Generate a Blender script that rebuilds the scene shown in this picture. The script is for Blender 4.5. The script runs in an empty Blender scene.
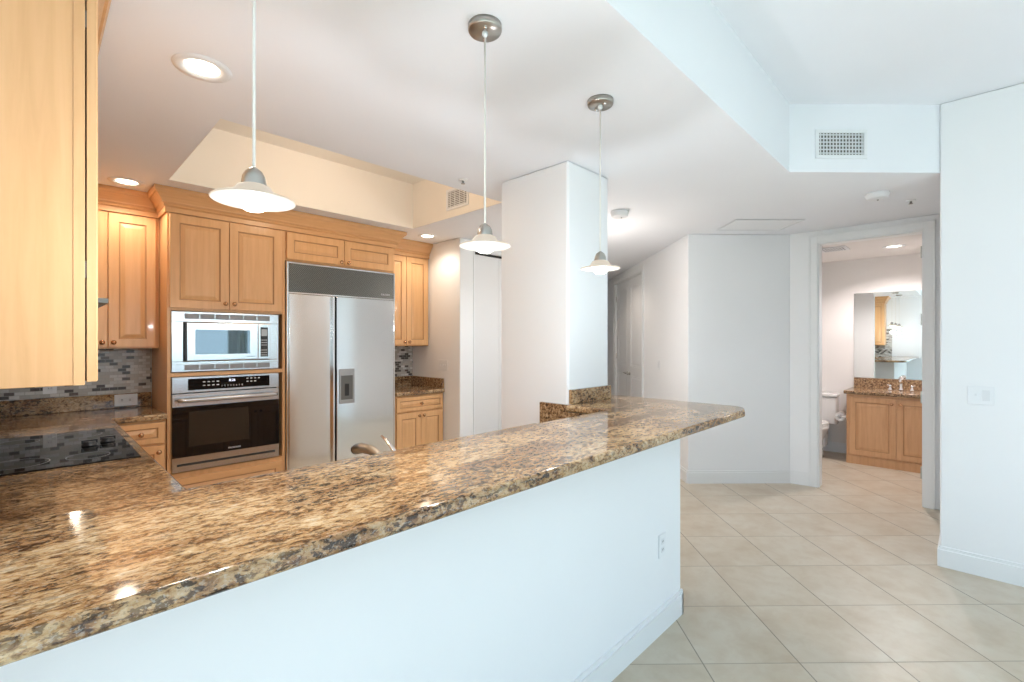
import bpy, bmesh, math, random
from mathutils import Vector, Matrix
random.seed(4)
S = bpy.context.scene
COL = S.collection
PI = math.pi
HC = 2.54      # dropped ceiling
HH = 2.98      # living room ceiling

# ------------------------------------------------------------------ camera
cam = bpy.data.cameras.new('camera')
cam.sensor_width = 36.0
cam.lens = 470.0 / 1024 * 36.0
cam.clip_start = 0.02
cam.clip_end = 3000
camo = bpy.data.objects.new('camera', cam)
COL.objects.link(camo)
camo.location = (0, 0, 1.45)
camo.rotation_euler = (PI / 2, 0, math.atan2(0.698, 0.716) - PI / 2)
S.camera = camo

# ------------------------------------------------------------------ world, exposure
S.view_settings.view_transform = 'Standard'
S.view_settings.look = 'None'
S.view_settings.gamma = 1.0
S.view_settings.use_curve_mapping = False
S.view_settings.exposure = 0.10
SKY = 3.7
w = bpy.data.worlds.new('sky')
S.world = w
w.use_nodes = True
nt = w.node_tree
nt.nodes.clear()
tc = nt.nodes.new('ShaderNodeTexCoord')
sp = nt.nodes.new('ShaderNodeSeparateXYZ')
nt.links.new(tc.outputs['Generated'], sp.inputs[0])
rp = nt.nodes.new('ShaderNodeValToRGB')
rp.color_ramp.elements[0].position = 0.0
rp.color_ramp.elements[0].color = (0.64, 0.81, 1.0, 1)
rp.color_ramp.elements[1].position = 0.7
rp.color_ramp.elements[1].color = (0.50, 0.75, 1.0, 1)
nt.links.new(sp.outputs['Z'], rp.inputs[0])
bg = nt.nodes.new('ShaderNodeBackground')
bg.inputs['Strength'].default_value = SKY
nt.links.new(rp.outputs[0], bg.inputs[0])
wo = nt.nodes.new('ShaderNodeOutputWorld')
nt.links.new(bg.outputs[0], wo.inputs[0])


sun = bpy.data.lights.new('sun', 'SUN')
sun.energy = 45.0
sun.angle = math.radians(1.0)
sun.color = (0.67, 0.75, 1.0)
suno = bpy.data.objects.new('sun', sun)
COL.objects.link(suno)
# shines in through the side glass doors onto the living room floor
suno.rotation_euler = Vector((0.9, -0.27, -0.40)).to_track_quat('-Z', 'Y').to_euler()


def portal(name, loc, rot, sx, sy):
    l = bpy.data.lights.new(name, 'AREA')
    l.shape = 'RECTANGLE'
    l.size = sx
    l.size_y = sy
    l.cycles.is_portal = True
    o = bpy.data.objects.new(name, l)
    COL.objects.link(o)
    o.location = loc
    o.rotation_euler = rot
    return o


# windows of the living room: back (v=-3.4, u -2.1..4.0) and left (u=-2.2, v -3.3..0.7)
portal('window_portal', (2.45, -6.82, 1.3), (PI / 2, 0, PI), 3.0, 2.5)
portal('window_portal', (4.27, -4.2, 1.3), (PI / 2, 0, -PI / 2), 4.5, 2.5)
portal('window_portal', (-2.32, -1.3, 1.3), (PI / 2, 0, PI / 2), 3.9, 2.5)


# ------------------------------------------------------------------ materials
def srgb(r, g, b):
    f = lambda c: (c / 255 / 12.92) if c / 255 <= 0.04045 else ((c / 255 + 0.055) / 1.055) ** 2.4
    return (f(r), f(g), f(b), 1)


def mat(name, col=(0.8, 0.8, 0.8, 1), rough=0.5, metal=0.0, spec=0.5, coat=0.0):
    m = bpy.data.materials.new(name)
    m.use_nodes = True
    b = m.node_tree.nodes['Principled BSDF']
    b.inputs['Base Color'].default_value = col
    b.inputs['Roughness'].default_value = rough
    b.inputs['Metallic'].default_value = metal
    b.inputs['Specular IOR Level'].default_value = spec
    b.inputs['Coat Weight'].default_value = coat
    b.inputs['Coat Roughness'].default_value = 0.05
    return m


class N:
    """tiny node helper"""
    def __init__(s, m):
        s.t = m.node_tree
        s.b = s.t.nodes['Principled BSDF']
        s.tc = s.t.nodes.new('ShaderNodeTexCoord')

    def mapping(s, scale=(1, 1, 1), rot=(0, 0, 0), loc=(0, 0, 0)):
        n = s.t.nodes.new('ShaderNodeMapping')
        n.inputs['Scale'].default_value = scale
        n.inputs['Rotation'].default_value = rot
        n.inputs['Location'].default_value = loc
        s.t.links.new(s.tc.outputs['Object'], n.inputs[0])
        return n.outputs[0]

    def noise(s, vec, scale, detail=4, rough=0.5, dist=0.0):
        n = s.t.nodes.new('ShaderNodeTexNoise')
        n.inputs['Scale'].default_value = scale
        n.inputs['Detail'].default_value = detail
        n.inputs['Roughness'].default_value = rough
        n.inputs['Distortion'].default_value = dist
        s.t.links.new(vec, n.inputs['Vector'])
        return n.outputs['Fac']

    def ramp(s, fac, stops, const=False):
        n = s.t.nodes.new('ShaderNodeValToRGB')
        if const:
            n.color_ramp.interpolation = 'CONSTANT'
        e = n.color_ramp.elements
        while len(e) < len(stops):
            e.new(0.5)
        for i, (p, c) in enumerate(stops):
            e[i].position = p
            e[i].color = c if len(c) == 4 else (*c, 1)
        s.t.links.new(fac, n.inputs[0])
        return n.outputs[0]

    def mix(s, fac, a, b, mode='MIX'):
        n = s.t.nodes.new('ShaderNodeMix')
        n.data_type = 'RGBA'
        n.blend_type = mode
        for i, v in ((0, fac), (6, a), (7, b)):
            if isinstance(v, (int, float)):
                n.inputs[i].default_value = v
            elif isinstance(v, tuple):
                n.inputs[i].default_value = v
            else:
                s.t.links.new(v, n.inputs[i])
        return n.outputs[2]

    def math(s, op, a, b=0.0, c=0.0):
        n = s.t.nodes.new('ShaderNodeMath')
        n.operation = op
        for i, v in enumerate((a, b, c)):
            if isinstance(v, (int, float)):
                n.inputs[i].default_value = v
            else:
                s.t.links.new(v, n.inputs[i])
        return n.outputs[0]

    def sep(s, vec):
        n = s.t.nodes.new('ShaderNodeSeparateXYZ')
        s.t.links.new(vec, n.inputs[0])
        return n.outputs

    def comb(s, x, y, z=0.0):
        n = s.t.nodes.new('ShaderNodeCombineXYZ')
        for i, v in enumerate((x, y, z)):
            if isinstance(v, (int, float)):
                n.inputs[i].default_value = v
            else:
                s.t.links.new(v, n.inputs[i])
        return n.outputs[0]

    def white(s, vec):
        n = s.t.nodes.new('ShaderNodeTexWhiteNoise')
        s.t.links.new(vec, n.inputs['Vector'])
        return n.outputs['Value']

    def base(s, c):
        s.t.links.new(c, s.b.inputs['Base Color'])

    def rough(s, c):
        s.t.links.new(c, s.b.inputs['Roughness'])

    def bump(s, h, strength=0.2, dist=0.002):
        n = s.t.nodes.new('ShaderNodeBump')
        n.inputs['Strength'].default_value = strength
        n.inputs['Distance'].default_value = dist
        s.t.links.new(h, n.inputs['Height'])
        s.t.links.new(n.outputs[0], s.b.inputs['Normal'])


def plaster(name, col):
    m = mat(name, col, 0.75, spec=0.25)
    n = N(m)
    v = n.mapping()
    n.bump(n.noise(v, 60, 3), 0.06, 0.002)
    f = n.noise(v, 1.5, 2)
    c2 = tuple(x * 0.985 for x in col[:3]) + (1,)
    n.base(n.ramp(f, [(0.35, c2), (0.65, col)]))
    return m


M = {}
M['wall'] = plaster('white wall paint', (0.86, 0.875, 0.89, 1))
M['ceil'] = plaster('white ceiling paint', (0.865, 0.885, 0.925, 1))
M['tray'] = plaster('cream tray paint', (0.86, 0.82, 0.755, 1))
M['bathwall'] = plaster('bathroom wall paint', (0.80, 0.78, 0.76, 1))
M['trim'] = mat('white trim enamel', (0.82, 0.84, 0.85, 1), 0.4)
M['door'] = mat('white door enamel', (0.78, 0.79, 0.80, 1), 0.4)
M['plate'] = mat('white plastic plate', (0.82, 0.84, 0.86, 1), 0.35)
M['plate2'] = mat('off white plastic', (0.74, 0.76, 0.78, 1), 0.4)
M['slot'] = mat('dark slot', (0.02, 0.02, 0.02, 1), 0.6)
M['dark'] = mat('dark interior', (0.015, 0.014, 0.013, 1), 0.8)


def woodmat(name, light, dark, warm, z=True):
    m = mat(name, light, 0.36, spec=0.4, coat=0.15)
    n = N(m)
    v = n.mapping((14, 14, 0.9) if z else (0.9, 14, 14))
    g = n.noise(v, 2.6, 5, 0.6, 0.5)
    v2 = n.mapping((70, 70, 2.5) if z else (2.5, 70, 70))
    f = n.noise(v2, 3.0, 3, 0.5)
    v3 = n.mapping((1.6, 1.6, 0.7))
    big = n.noise(v3, 2.0, 2)
    c = n.ramp(g, [(0.30, dark), (0.55, light), (0.75, warm)])
    c = n.mix(n.math('MULTIPLY', f, 0.10), c, dark)
    c = n.mix(n.math('MULTIPLY', big, 0.25), c, warm)
    n.base(c)
    return m


M['wood'] = woodmat('honey maple', (0.74, 0.43, 0.205, 1), (0.67, 0.375, 0.17, 1), (0.78, 0.47, 0.235, 1))
M['woodh'] = woodmat('honey maple rail', (0.70, 0.40, 0.19, 1), (0.62, 0.34, 0.155, 1), (0.74, 0.44, 0.215, 1), False)
M['glaze'] = mat('brown glazed groove', (0.50, 0.265, 0.115, 1), 0.45)
M['toe'] = mat('cabinet toe kick', (0.30, 0.16, 0.07, 1), 0.6)
M['vwood'] = woodmat('vanity maple', (0.68, 0.39, 0.20, 1), (0.58, 0.31, 0.15, 1), (0.72, 0.43, 0.23, 1))


def granite(name):
    m = mat(name, (0.5, 0.35, 0.2, 1), 0.09, spec=0.5)
    n = N(m)
    rz = math.radians(12)
    va = n.mapping((34, 66, 62), (0, 0, rz))
    vb = n.mapping((44, 92, 85), (0, 0, rz), (3.1, 1.7, 0.4))
    vc = n.mapping((3.0, 7.0, 6), (0, 0, rz))
    vd = n.mapping((130, 190, 180), (0, 0, rz), (1.1, 0.7, 2.4))
    a = n.noise(va, 1.0, 7, 0.66, 0.7)
    b = n.noise(vb, 1.0, 6, 0.66, 0.5)
    c = n.noise(vc, 1.0, 4, 0.55, 0.6)
    d = n.noise(vd, 1.0, 3, 0.6)
    base = n.ramp(a, [(0.35, (0.08, 0.042, 0.024)), (0.42, (0.38, 0.22, 0.10)), (0.49, (0.62, 0.42, 0.22)),
                      (0.59, (0.74, 0.57, 0.35)), (0.70, (0.80, 0.71, 0.55))])
    dk = n.ramp(b, [(0.520, (0, 0, 0)), (0.550, (1, 1, 1))])
    gate = n.math('MULTIPLY', dk, n.ramp(c, [(0.38, (0.30, 0.30, 0.30)), (0.58, (1, 1, 1))]))
    col = n.mix(n.math('MULTIPLY', gate, 0.92), base, (0.028, 0.020, 0.018, 1))
    br = n.ramp(c, [(0.34, (0.82, 0.80, 0.78)), (0.50, (0.66, 0.59, 0.53)), (0.64, (0.42, 0.32, 0.26))])
    col = n.mix(1.0, col, br, 'MULTIPLY')
    gr = n.ramp(d, [(0.57, (0, 0, 0)), (0.63, (1, 1, 1))])
    col = n.mix(n.math('MULTIPLY', gr, 0.35), col, (0.50, 0.46, 0.40, 1))
    sp = n.ramp(d, [(0.36, (1, 1, 1)), (0.41, (0, 0, 0))])
    col = n.mix(n.math('MULTIPLY', sp, 0.5), col, (0.10, 0.065, 0.045, 1))
    n.base(col)
    return m


M['granite'] = granite('gold brown granite')
M['granite_dark'] = mat('brown granite', (0.3, 0.2, 0.12, 1), 0.12)
_n = N(M['granite_dark'])
_v = _n.mapping((60, 60, 60))
_c = _n.ramp(_n.noise(_v, 1, 5, 0.65, 0.6), [(0.38, (0.03, 0.02, 0.017)), (0.46, (0.20, 0.11, 0.055)), (0.58, (0.42, 0.27, 0.14)), (0.72, (0.60, 0.48, 0.34))])
_n.base(_c)


def mosaic(name, axis):
    m = mat(name, (0.5, 0.5, 0.5, 1), 0.18, spec=0.6)
    n = N(m)
    s = n.sep(n.tc.outputs['Object'])
    U = s[0] if axis == 'x' else s[1]
    W, Hh = 0.050, 0.0238
    row = n.math('FLOOR', n.math('DIVIDE', s[2], Hh))
    xs = n.math('ADD', n.math('DIVIDE', U, W), n.math('MULTIPLY', n.math('FLOORED_MODULO', row, 2.0), 0.5))
    cx = n.math('FLOOR', xs)
    rnd = n.white(n.comb(cx, row, 0.5))
    col = n.ramp(rnd, [(0.0, (0.018, 0.013, 0.012)), (0.15, (0.07, 0.045, 0.038)), (0.20, (0.50, 0.48, 0.44)),
                       (0.42, (0.62, 0.63, 0.61)), (0.62, (0.42, 0.41, 0.38)), (0.74, (0.72, 0.72, 0.70)), (0.90, (0.52, 0.48, 0.43))], True)
    v = n.mapping((90, 90, 90))
    col = n.mix(n.math('MULTIPLY', n.noise(v, 1.0, 3), 0.25), col, (0.40, 0.36, 0.32, 1))
    fx = n.math('FRACT', xs)
    fz = n.math('FRACT', n.math('DIVIDE', s[2], Hh))
    gx = n.math('GREATER_THAN', n.math('ABSOLUTE', n.math('SUBTRACT', fx, 0.5)), 0.5 - 0.0012 / W)
    gz = n.math('GREATER_THAN', n.math('ABSOLUTE', n.math('SUBTRACT', fz, 0.5)), 0.5 - 0.0012 / Hh)
    g = n.math('MAXIMUM', gx, gz)
    n.base(n.mix(g, col, (0.42, 0.41, 0.38, 1)))
    n.rough(n.math('ADD', n.math('MULTIPLY', g, 0.5), 0.28))
    n.bump(n.math('SUBTRACT', 1.0, g), 0.6, 0.0015)
    return m


M['mosaic_x'] = mosaic('glass mosaic', 'x')
M['mosaic_y'] = mosaic('glass mosaic side', 'y')


def floormat():
    m = mat('beige stone floor tile', (0.5, 0.45, 0.36, 1), 0.22, spec=0.5)
    n = N(m)
    s = n.sep(n.tc.outputs['Object'])
    p = n.math('DIVIDE', n.math('SUBTRACT', n.math('MULTIPLY', n.math('ADD', s[0], s[1]), 0.70711), 2.555), 0.455)
    q = n.math('DIVIDE', n.math('SUBTRACT', n.math('MULTIPLY', n.math('SUBTRACT', s[0], s[1]), 0.70711), 1.322), 0.437)
    rnd = n.white(n.comb(n.math('FLOOR', p), n.math('FLOOR', q), 1.3))
    v = n.mapping((2.2, 2.2, 2.2))
    off = n.t.nodes.new('ShaderNodeVectorMath')
    off.operation = 'ADD'
    n.t.links.new(v, off.inputs[0])
    n.t.links.new(n.comb(n.math('MULTIPLY', rnd, 17.0), n.math('MULTIPLY', rnd, 9.0)), off.inputs[1])
    mot = n.noise(off.outputs[0], 1.5, 4, 0.55, 0.1)
    col = n.ramp(mot, [(0.28, (0.47, 0.375, 0.27)), (0.40, (0.53, 0.455, 0.35)), (0.52, (0.57, 0.505, 0.405)), (0.72, (0.61, 0.565, 0.475))])
    fine = n.noise(off.outputs[0], 5.0, 6, 0.6, 0.3)
    col = n.mix(n.math('MULTIPLY', n.ramp(fine, [(0.45, (0, 0, 0)), (0.62, (1, 1, 1))]), 0.22), col, (0.43, 0.32, 0.21, 1))
    col = n.mix(n.math('MULTIPLY', rnd, 0.12), col, (0.54, 0.46, 0.35, 1))
    fp = n.math('ABSOLUTE', n.math('SUBTRACT', n.math('FRACT', p), 0.5))
    fq = n.math('ABSOLUTE', n.math('SUBTRACT', n.math('FRACT', q), 0.5))
    gp = n.math('GREATER_THAN', fp, 0.5 - 0.0030 / 0.455)
    gq = n.math('GREATER_THAN', fq, 0.5 - 0.0030 / 0.437)
    col = n.mix(n.math('MULTIPLY', gp, 0.75), col, (0.36, 0.32, 0.26, 1))
    col = n.mix(n.math('MULTIPLY', gq, 0.85), col, (0.24, 0.215, 0.18, 1))
    g = n.math('MAXIMUM', gp, gq)
    n.base(col)
    n.rough(n.math('ADD', n.math('MULTIPLY', g, 0.5), n.math('ADD', 0.27, n.math('MULTIPLY', mot, 0.14))))
    n.bump(n.math('SUBTRACT', 1.0, g), 0.3, 0.002)
    return m


M['floor'] = floormat()


def brushed(name, col, rough, vertical=True):
    m = mat(name, col, rough, 1.0)
    n = N(m)
    v = n.mapping((200, 200, 3) if vertical else (3, 3, 250))
    f = n.noise(v, 2.0, 3)
    n.rough(n.math('ADD', rough - 0.04, n.math('MULTIPLY', f, 0.10)))
    return m


M['steel'] = brushed('brushed stainless steel', (0.86, 0.87, 0.87, 1), 0.11)
M['steelh'] = brushed('brushed stainless steel panel', (0.62, 0.63, 0.64, 1), 0.24, False)
M['steel_dk'] = mat('dark steel louvre', (0.16, 0.16, 0.15, 1), 0.4, 0.6)
M['grille'] = mat('dark grey fridge grille', (0.12, 0.12, 0.115, 1), 0.35, 0.7)
_n = N(M['grille'])
_s = _n.sep(_n.tc.outputs['Object'])
_d = _n.math('FRACT', _n.math('MULTIPLY', _n.math('ADD', _s[0], _s[2]), 55.0))
_n.base(_n.ramp(_d, [(0.45, (0.10, 0.10, 0.095)), (0.6, (0.24, 0.24, 0.22))]))
M['chrome'] = mat('polished chrome', (0.85, 0.85, 0.86, 1), 0.08, 1.0)
M['nickel'] = mat('satin nickel', (0.46, 0.44, 0.41, 1), 0.30, 1.0)
M['bronze'] = mat('copper bronze knob', (0.52, 0.30, 0.17, 1), 0.25, 1.0)
M['blackglass'] = mat('black glass', (0.008, 0.008, 0.009, 1), 0.03, spec=0.4)
M['ovenwin'] = mat('dark oven window', (0.022, 0.021, 0.018, 1), 0.05, spec=0.6)
M['mwwin'] = mat('mirror tinted microwave window', (0.17, 0.195, 0.205, 1), 0.03, 0.9)
M['blackpl'] = mat('black plastic', (0.02, 0.02, 0.022, 1), 0.35)
M['grey'] = mat('grey plastic', (0.30, 0.31, 0.33, 1), 0.4)
M['dispgrey'] = mat('satin grey dispenser surround', (0.42, 0.43, 0.44, 1), 0.35, 0.6)
M['lcd'] = mat('pale display', (0.45, 0.48, 0.52, 1), 0.2)
M['print'] = mat('white print', (0.75, 0.77, 0.80, 1), 0.5)
M['porcelain'] = mat('white porcelain', (0.80, 0.80, 0.79, 1), 0.10, spec=0.6)
M['paper'] = mat('tissue paper', (0.84, 0.84, 0.84, 1), 0.9)
M['mirror'] = mat('silvered mirror', (0.90, 0.93, 0.92, 1), 0.01, 1.0)
M['cord'] = mat('white lamp cord', (0.80, 0.79, 0.75, 1), 0.5)
M['alu'] = mat('white window aluminium', (0.75, 0.77, 0.78, 1), 0.4)


def emis(name, col, st, base=(0.8, 0.8, 0.8, 1)):
    m = mat(name, base, 0.4)
    b = m.node_tree.nodes['Principled BSDF']
    b.inputs['Emission Color'].default_value = col
    b.inputs['Emission Strength'].default_value = st
    return m


M['lens'] = emis('lit downlight lens', (1, 0.90, 0.72, 1), 9.0)
M['bulb'] = emis('lit frosted bulb', (1, 0.93, 0.80, 1), 7.0)
M['shade'] = emis('glowing frosted glass', (1, 0.87, 0.70, 1), 0.55, (0.12, 0.11, 0.10, 1))
M['digits'] = emis('lit digits', (0.75, 0.80, 1.0, 1), 1.6)


def glassmat():
    m = bpy.data.materials.new('window pane glass')
    m.use_nodes = True
    t = m.node_tree
    t.nodes.clear()
    tr = t.nodes.new('ShaderNodeBsdfTransparent')
    tr.inputs[0].default_value = (0.94, 0.97, 0.96, 1)
    gl = t.nodes.new('ShaderNodeBsdfGlossy')
    gl.inputs['Roughness'].default_value = 0.0
    mx = t.nodes.new('ShaderNodeMixShader')
    mx.inputs[0].default_value = 0.05
    o = t.nodes.new('ShaderNodeOutputMaterial')
    t.links.new(tr.outputs[0], mx.inputs[1])
    t.links.new(gl.outputs[0], mx.inputs[2])
    t.links.new(mx.outputs[0], o.inputs[0])
    return m


M['glass'] = glassmat()
M['land'] = mat('green landscape', (0.1, 0.15, 0.05, 1), 0.95, spec=0.05)
_n = N(M['land'])
_v = _n.mapping((0.05, 0.05, 0.05))
_n.base(_n.ramp(_n.noise(_v, 1, 8, 0.7), [(0.35, (0.04, 0.07, 0.03)), (0.5, (0.12, 0.17, 0.08)), (0.62, (0.22, 0.25, 0.17)), (0.7, (0.55, 0.53, 0.50))]))


# ------------------------------------------------------------------ mesh builder
class MB:
    def __init__(s):
        s.bm = bmesh.new()

    def _set(s, faces, mi, smooth=False):
        for f in faces:
            f.material_index = mi
            f.smooth = smooth

    def box(s, x0, x1, y0, y1, z0, z1, mi=0):
        v = [s.bm.verts.new(p) for p in ((x0, y0, z0), (x1, y0, z0), (x1, y1, z0), (x0, y1, z0),
                                         (x0, y0, z1), (x1, y0, z1), (x1, y1, z1), (x0, y1, z1))]
        fs = [s.bm.faces.new([v[i] for i in q]) for q in ((3, 2, 1, 0), (4, 5, 6, 7), (0, 1, 5, 4), (1, 2, 6, 5), (2, 3, 7, 6), (3, 0, 4, 7))]
        s._set(fs, mi)
        return s

    def prism(s, poly, z0, z1, mi=0):
        a = [s.bm.verts.new((x, y, z0)) for x, y in poly]
        b = [s.bm.verts.new((x, y, z1)) for x, y in poly]
        n = len(poly)
        fs = [s.bm.faces.new(a[::-1]), s.bm.faces.new(b)]
        for i in range(n):
            fs.append(s.bm.faces.new((a[i], a[(i + 1) % n], b[(i + 1) % n], b[i])))
        s._set(fs, mi)
        return s

    def lathe(s, prof, c=(0, 0, 0), axis='z', seg=28, mi=0, cap=True):
        """prof: list of (r, h); axis z, or 'y' pointing to -y (outward), or 'x'"""
        rings = []
        for r, h in prof:
            ring = []
            for i in range(seg):
                a = 2 * PI * i / seg
                p = (r * math.cos(a), r * math.sin(a), h)
                if axis == 'y':
                    p = (p[0], -p[2], p[1])
                elif axis == 'x':
                    p = (p[2], p[0], p[1])
                ring.append(s.bm.verts.new((p[0] + c[0], p[1] + c[1], p[2] + c[2])))
            rings.append(ring)
        fs = []
        for k in range(len(rings) - 1):
            for i in range(seg):
                j = (i + 1) % seg
                fs.append(s.bm.faces.new((rings[k][i], rings[k][j], rings[k + 1][j], rings[k + 1][i])))
        s._set(fs, mi, True)
        if cap:
            caps = []
            for k in (0, -1):
                if prof[k][0] > 1e-5:
                    caps.append(s.bm.faces.new(rings[k]))
            s._set(caps, mi)
        return s

    def tube(s, pts, r, seg=10, mi=0, flat=1.0):
        pts = [Vector(p) for p in pts]
        rings = []
        for i, p in enumerate(pts):
            d = (pts[min(i + 1, len(pts) - 1)] - pts[max(i - 1, 0)]).normalized()
            ref = Vector((0, 0, 1)) if abs(d.z) < 0.95 else Vector((1, 0, 0))
            a = d.cross(ref).normalized()
            b = d.cross(a)
            rr = r[i] if isinstance(r, (list, tuple)) else r
            rings.append([s.bm.verts.new(p + a * rr * math.cos(t) + b * rr * flat * math.sin(t)) for t in (2 * PI * k / seg for k in range(seg))])
        fs = []
        for k in range(len(rings) - 1):
            for i in range(seg):
                j = (i + 1) % seg
                fs.append(s.bm.faces.new((rings[k][i], rings[k][j], rings[k + 1][j], rings[k + 1][i])))
        s._set(fs, mi, True)
        s._set([s.bm.faces.new(rings[0]), s.bm.faces.new(rings[-1])], mi)
        return s

    def panel(s, x0, x1, z0, z1, y, th=0.02, fr=0.058, mi=0, gmi=1, raised=True):
        """raised panel door, front at y (facing -y), back at y+th"""
        lv = [(0, th, 0), (0, 0.003, mi), (0.003, 0, mi), (fr, 0, gmi), (fr + 0.004, 0.007, gmi), (fr + 0.010, 0.008, mi)]
        if raised:
            lv += [(fr + 0.034, 0.0015, mi), (fr + 0.036, 0.001, mi)]
        rings = []
        for ins, d, _ in lv:
            rings.append([s.bm.verts.new(p) for p in ((x0 + ins, y + d, z0 + ins), (x1 - ins, y + d, z0 + ins), (x1 - ins, y + d, z1 - ins), (x0 + ins, y + d, z1 - ins))])
        for k in range(len(rings) - 1):
            for i in range(4):
                j = (i + 1) % 4
                f = s.bm.faces.new((rings[k][i], rings[k][j], rings[k + 1][j], rings[k + 1][i]))
                f.material_index = lv[k][2] if k in (3, 4) else mi
        s.bm.faces.new(rings[-1]).material_index = mi
        s.bm.faces.new(rings[0][::-1]).material_index = mi
        return s

    def cells(s, xs, ys, mask, z0, z1, mi=0, move=None):
        """slab from a grid of cells; mask[j][i]; move maps (i,j) grid vertex to a new xy"""
        bot, top = {}, {}
        move = move or {}

        def v(d, i, j, z):
            if (i, j) not in d:
                x, y = move.get((i, j), (xs[i], ys[j]))
                d[(i, j)] = s.bm.verts.new((x, y, z))
            return d[(i, j)]
        nx, ny = len(xs) - 1, len(ys) - 1
        on = lambda i, j: 0 <= i < nx and 0 <= j < ny and mask[j][i]
        for j in range(ny):
            for i in range(nx):
                if not on(i, j):
                    continue
                q = ((i, j), (i + 1, j), (i + 1, j + 1), (i, j + 1))
                s.bm.faces.new([v(top, a, b, z1) for a, b in q]).material_index = mi
                s.bm.faces.new([v(bot, a, b, z0) for a, b in reversed(q)]).material_index = mi
                for di, dj, e0, e1 in ((0, -1, 0, 1), (1, 0, 1, 2), (0, 1, 2, 3), (-1, 0, 3, 0)):
                    if not on(i + di, j + dj):
                        a, b = q[e0], q[e1]
                        s.bm.faces.new((v(bot, *a, z0), v(bot, *b, z0), v(top, *b, z1), v(top, *a, z1))).material_index = mi
        return s

    def build(s, name, mats, parent=None, bevel=0.0, seg=2, label=None):
        me = bpy.data.meshes.new(name)
        bmesh.ops.recalc_face_normals(s.bm, faces=s.bm.faces)
        s.bm.to_mesh(me)
        s.bm.free()
        for m in (mats if isinstance(mats, (list, tuple)) else [mats]):
            me.materials.append(M[m] if isinstance(m, str) else m)
        o = bpy.data.objects.new(name, me)
        COL.objects.link(o)
        if parent:
            o.parent = parent
        if bevel:
            b = o.modifiers.new('bevel', 'BEVEL')
            b.width = bevel
            b.segments = seg
            b.limit_method = 'ANGLE'
            b.angle_limit = math.radians(35)
            if seg > 2:
                for p in me.polygons:
                    p.use_smooth = True
                wn = o.modifiers.new('wn', 'WEIGHTED_NORMAL')
        if label:
            o['label'] = label
        return o


def tag(o, label, cat, group=None, kind=None):
    o['label'] = label
    o['category'] = cat
    if group:
        o['group'] = group
    if kind:
        o['kind'] = kind
    return o


def thing(name, label, cat, loc=(0, 0, 0), deg=0, group=None):
    o = bpy.data.objects.new(name, None)
    o.empty_display_size = 0.1
    COL.objects.link(o)
    o.location = loc
    o.rotation_euler = (0, 0, math.radians(deg))
    return tag(o, label, cat, group)


def struct(o, label=None, cat=None):
    o['kind'] = 'structure'
    if label:
        o['label'] = label
    if cat:
        o['category'] = cat
    return o


def copy_thing(src, loc, deg, label, group=None):
    r = src.copy()
    COL.objects.link(r)
    r.location = loc
    r.rotation_euler = (0, 0, math.radians(deg))
    r['label'] = label
    if group:
        r['group'] = group
    for ch in [o for o in bpy.data.objects if o.parent == src]:
        c = ch.copy()
        COL.objects.link(c)
        c.parent = r
        for g in [o for o in bpy.data.objects if o.parent == ch]:
            d = g.copy()
            COL.objects.link(d)
            d.parent = c
    return r


def text(body, size, loc, rot, parent, m='print', name='lettering'):
    c = bpy.data.curves.new(name, 'FONT')
    c.body = body
    c.size = size
    c.extrude = 0.0004
    c.align_x = 'CENTER'
    c.align_y = 'CENTER'
    c.materials.append(M[m])
    o = bpy.data.objects.new(name, c)
    COL.objects.link(o)
    dg = bpy.context.evaluated_depsgraph_get()
    me = bpy.data.meshes.new_from_object(o.evaluated_get(dg))
    bpy.data.objects.remove(o)
    o = bpy.data.objects.new(name, me)
    COL.objects.link(o)
    o.location = loc
    o.rotation_euler = rot
    o.parent = parent
    return o


# ================================================================== STRUCTURE
W_BACK = 4.73
# floor
b = MB().cells([-2.6, 8.0], [-7.2, 7.2], [[1]], -0.1, 0.0)
struct(b.build('floor', 'floor'), 'beige stone tile floor laid on the diagonal', 'floor')

# low ceiling with tray, fascia and high ceiling
TX0, TX1, TY0, TY1 = 0.652, 2.60, 2.63, 3.875
b = MB()
xs = [-0.40, TX0, TX1, 3.42]
ys = [0.835, TY0, TY1, 7.2]
b.cells(xs, ys, [[1, 1, 1], [1, 0, 1], [1, 1, 1]], HC, HH)
b.prism([(3.42, 0.835), (4.115, 0.14), (5.56, 0.14), (5.56, 2.0), (8.0, 4.6), (8.0, 7.2), (3.42, 7.2)], HC, HH)
b.box(-2.6, 8.0, -7.2, 7.2, HH, HH + 0.15)
struct(b.build('ceiling', 'ceil'), 'white painted ceiling stepping down over the kitchen with a recessed tray', 'ceiling')

# cream painted lining of the tray
b = MB()
b.box(TX0, TX1, TY0, TY1, HH - 0.008, HH - 0.003)
b.box(TX0, TX1, TY0, TY0 + 0.004, HC + 0.001, HH - 0.008).box(TX0, TX1, TY1 - 0.004, TY1, HC + 0.001, HH - 0.008)
b.box(TX0, TX0 + 0.004, TY0 + 0.004, TY1 - 0.004, HC + 0.001, HH - 0.008).box(TX1 - 0.004, TX1, TY0 + 0.004, TY1 - 0.004, HC + 0.001, HH - 0.008)
struct(b.build('ceiling', 'tray'), 'cream painted inside of the ceiling tray', 'ceiling')

b = MB().prism([(5.56, 0.0), (7.5, 0.0), (7.5, 2.5), (5.56, 2.5)], 2.49, 2.54)
struct(b.build('ceiling', 'bathwall'), 'flat bathroom ceiling', 'ceiling')

# walls
def wallp(side, poly, z0=0.0, z1=HH, m='wall', bevel=0.0, label=None):
    o = MB().prism(poly, z0, z1).build('wall_' + side, m, bevel=bevel, seg=4 if bevel else 2)
    return struct(o, label, 'wall')

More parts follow.
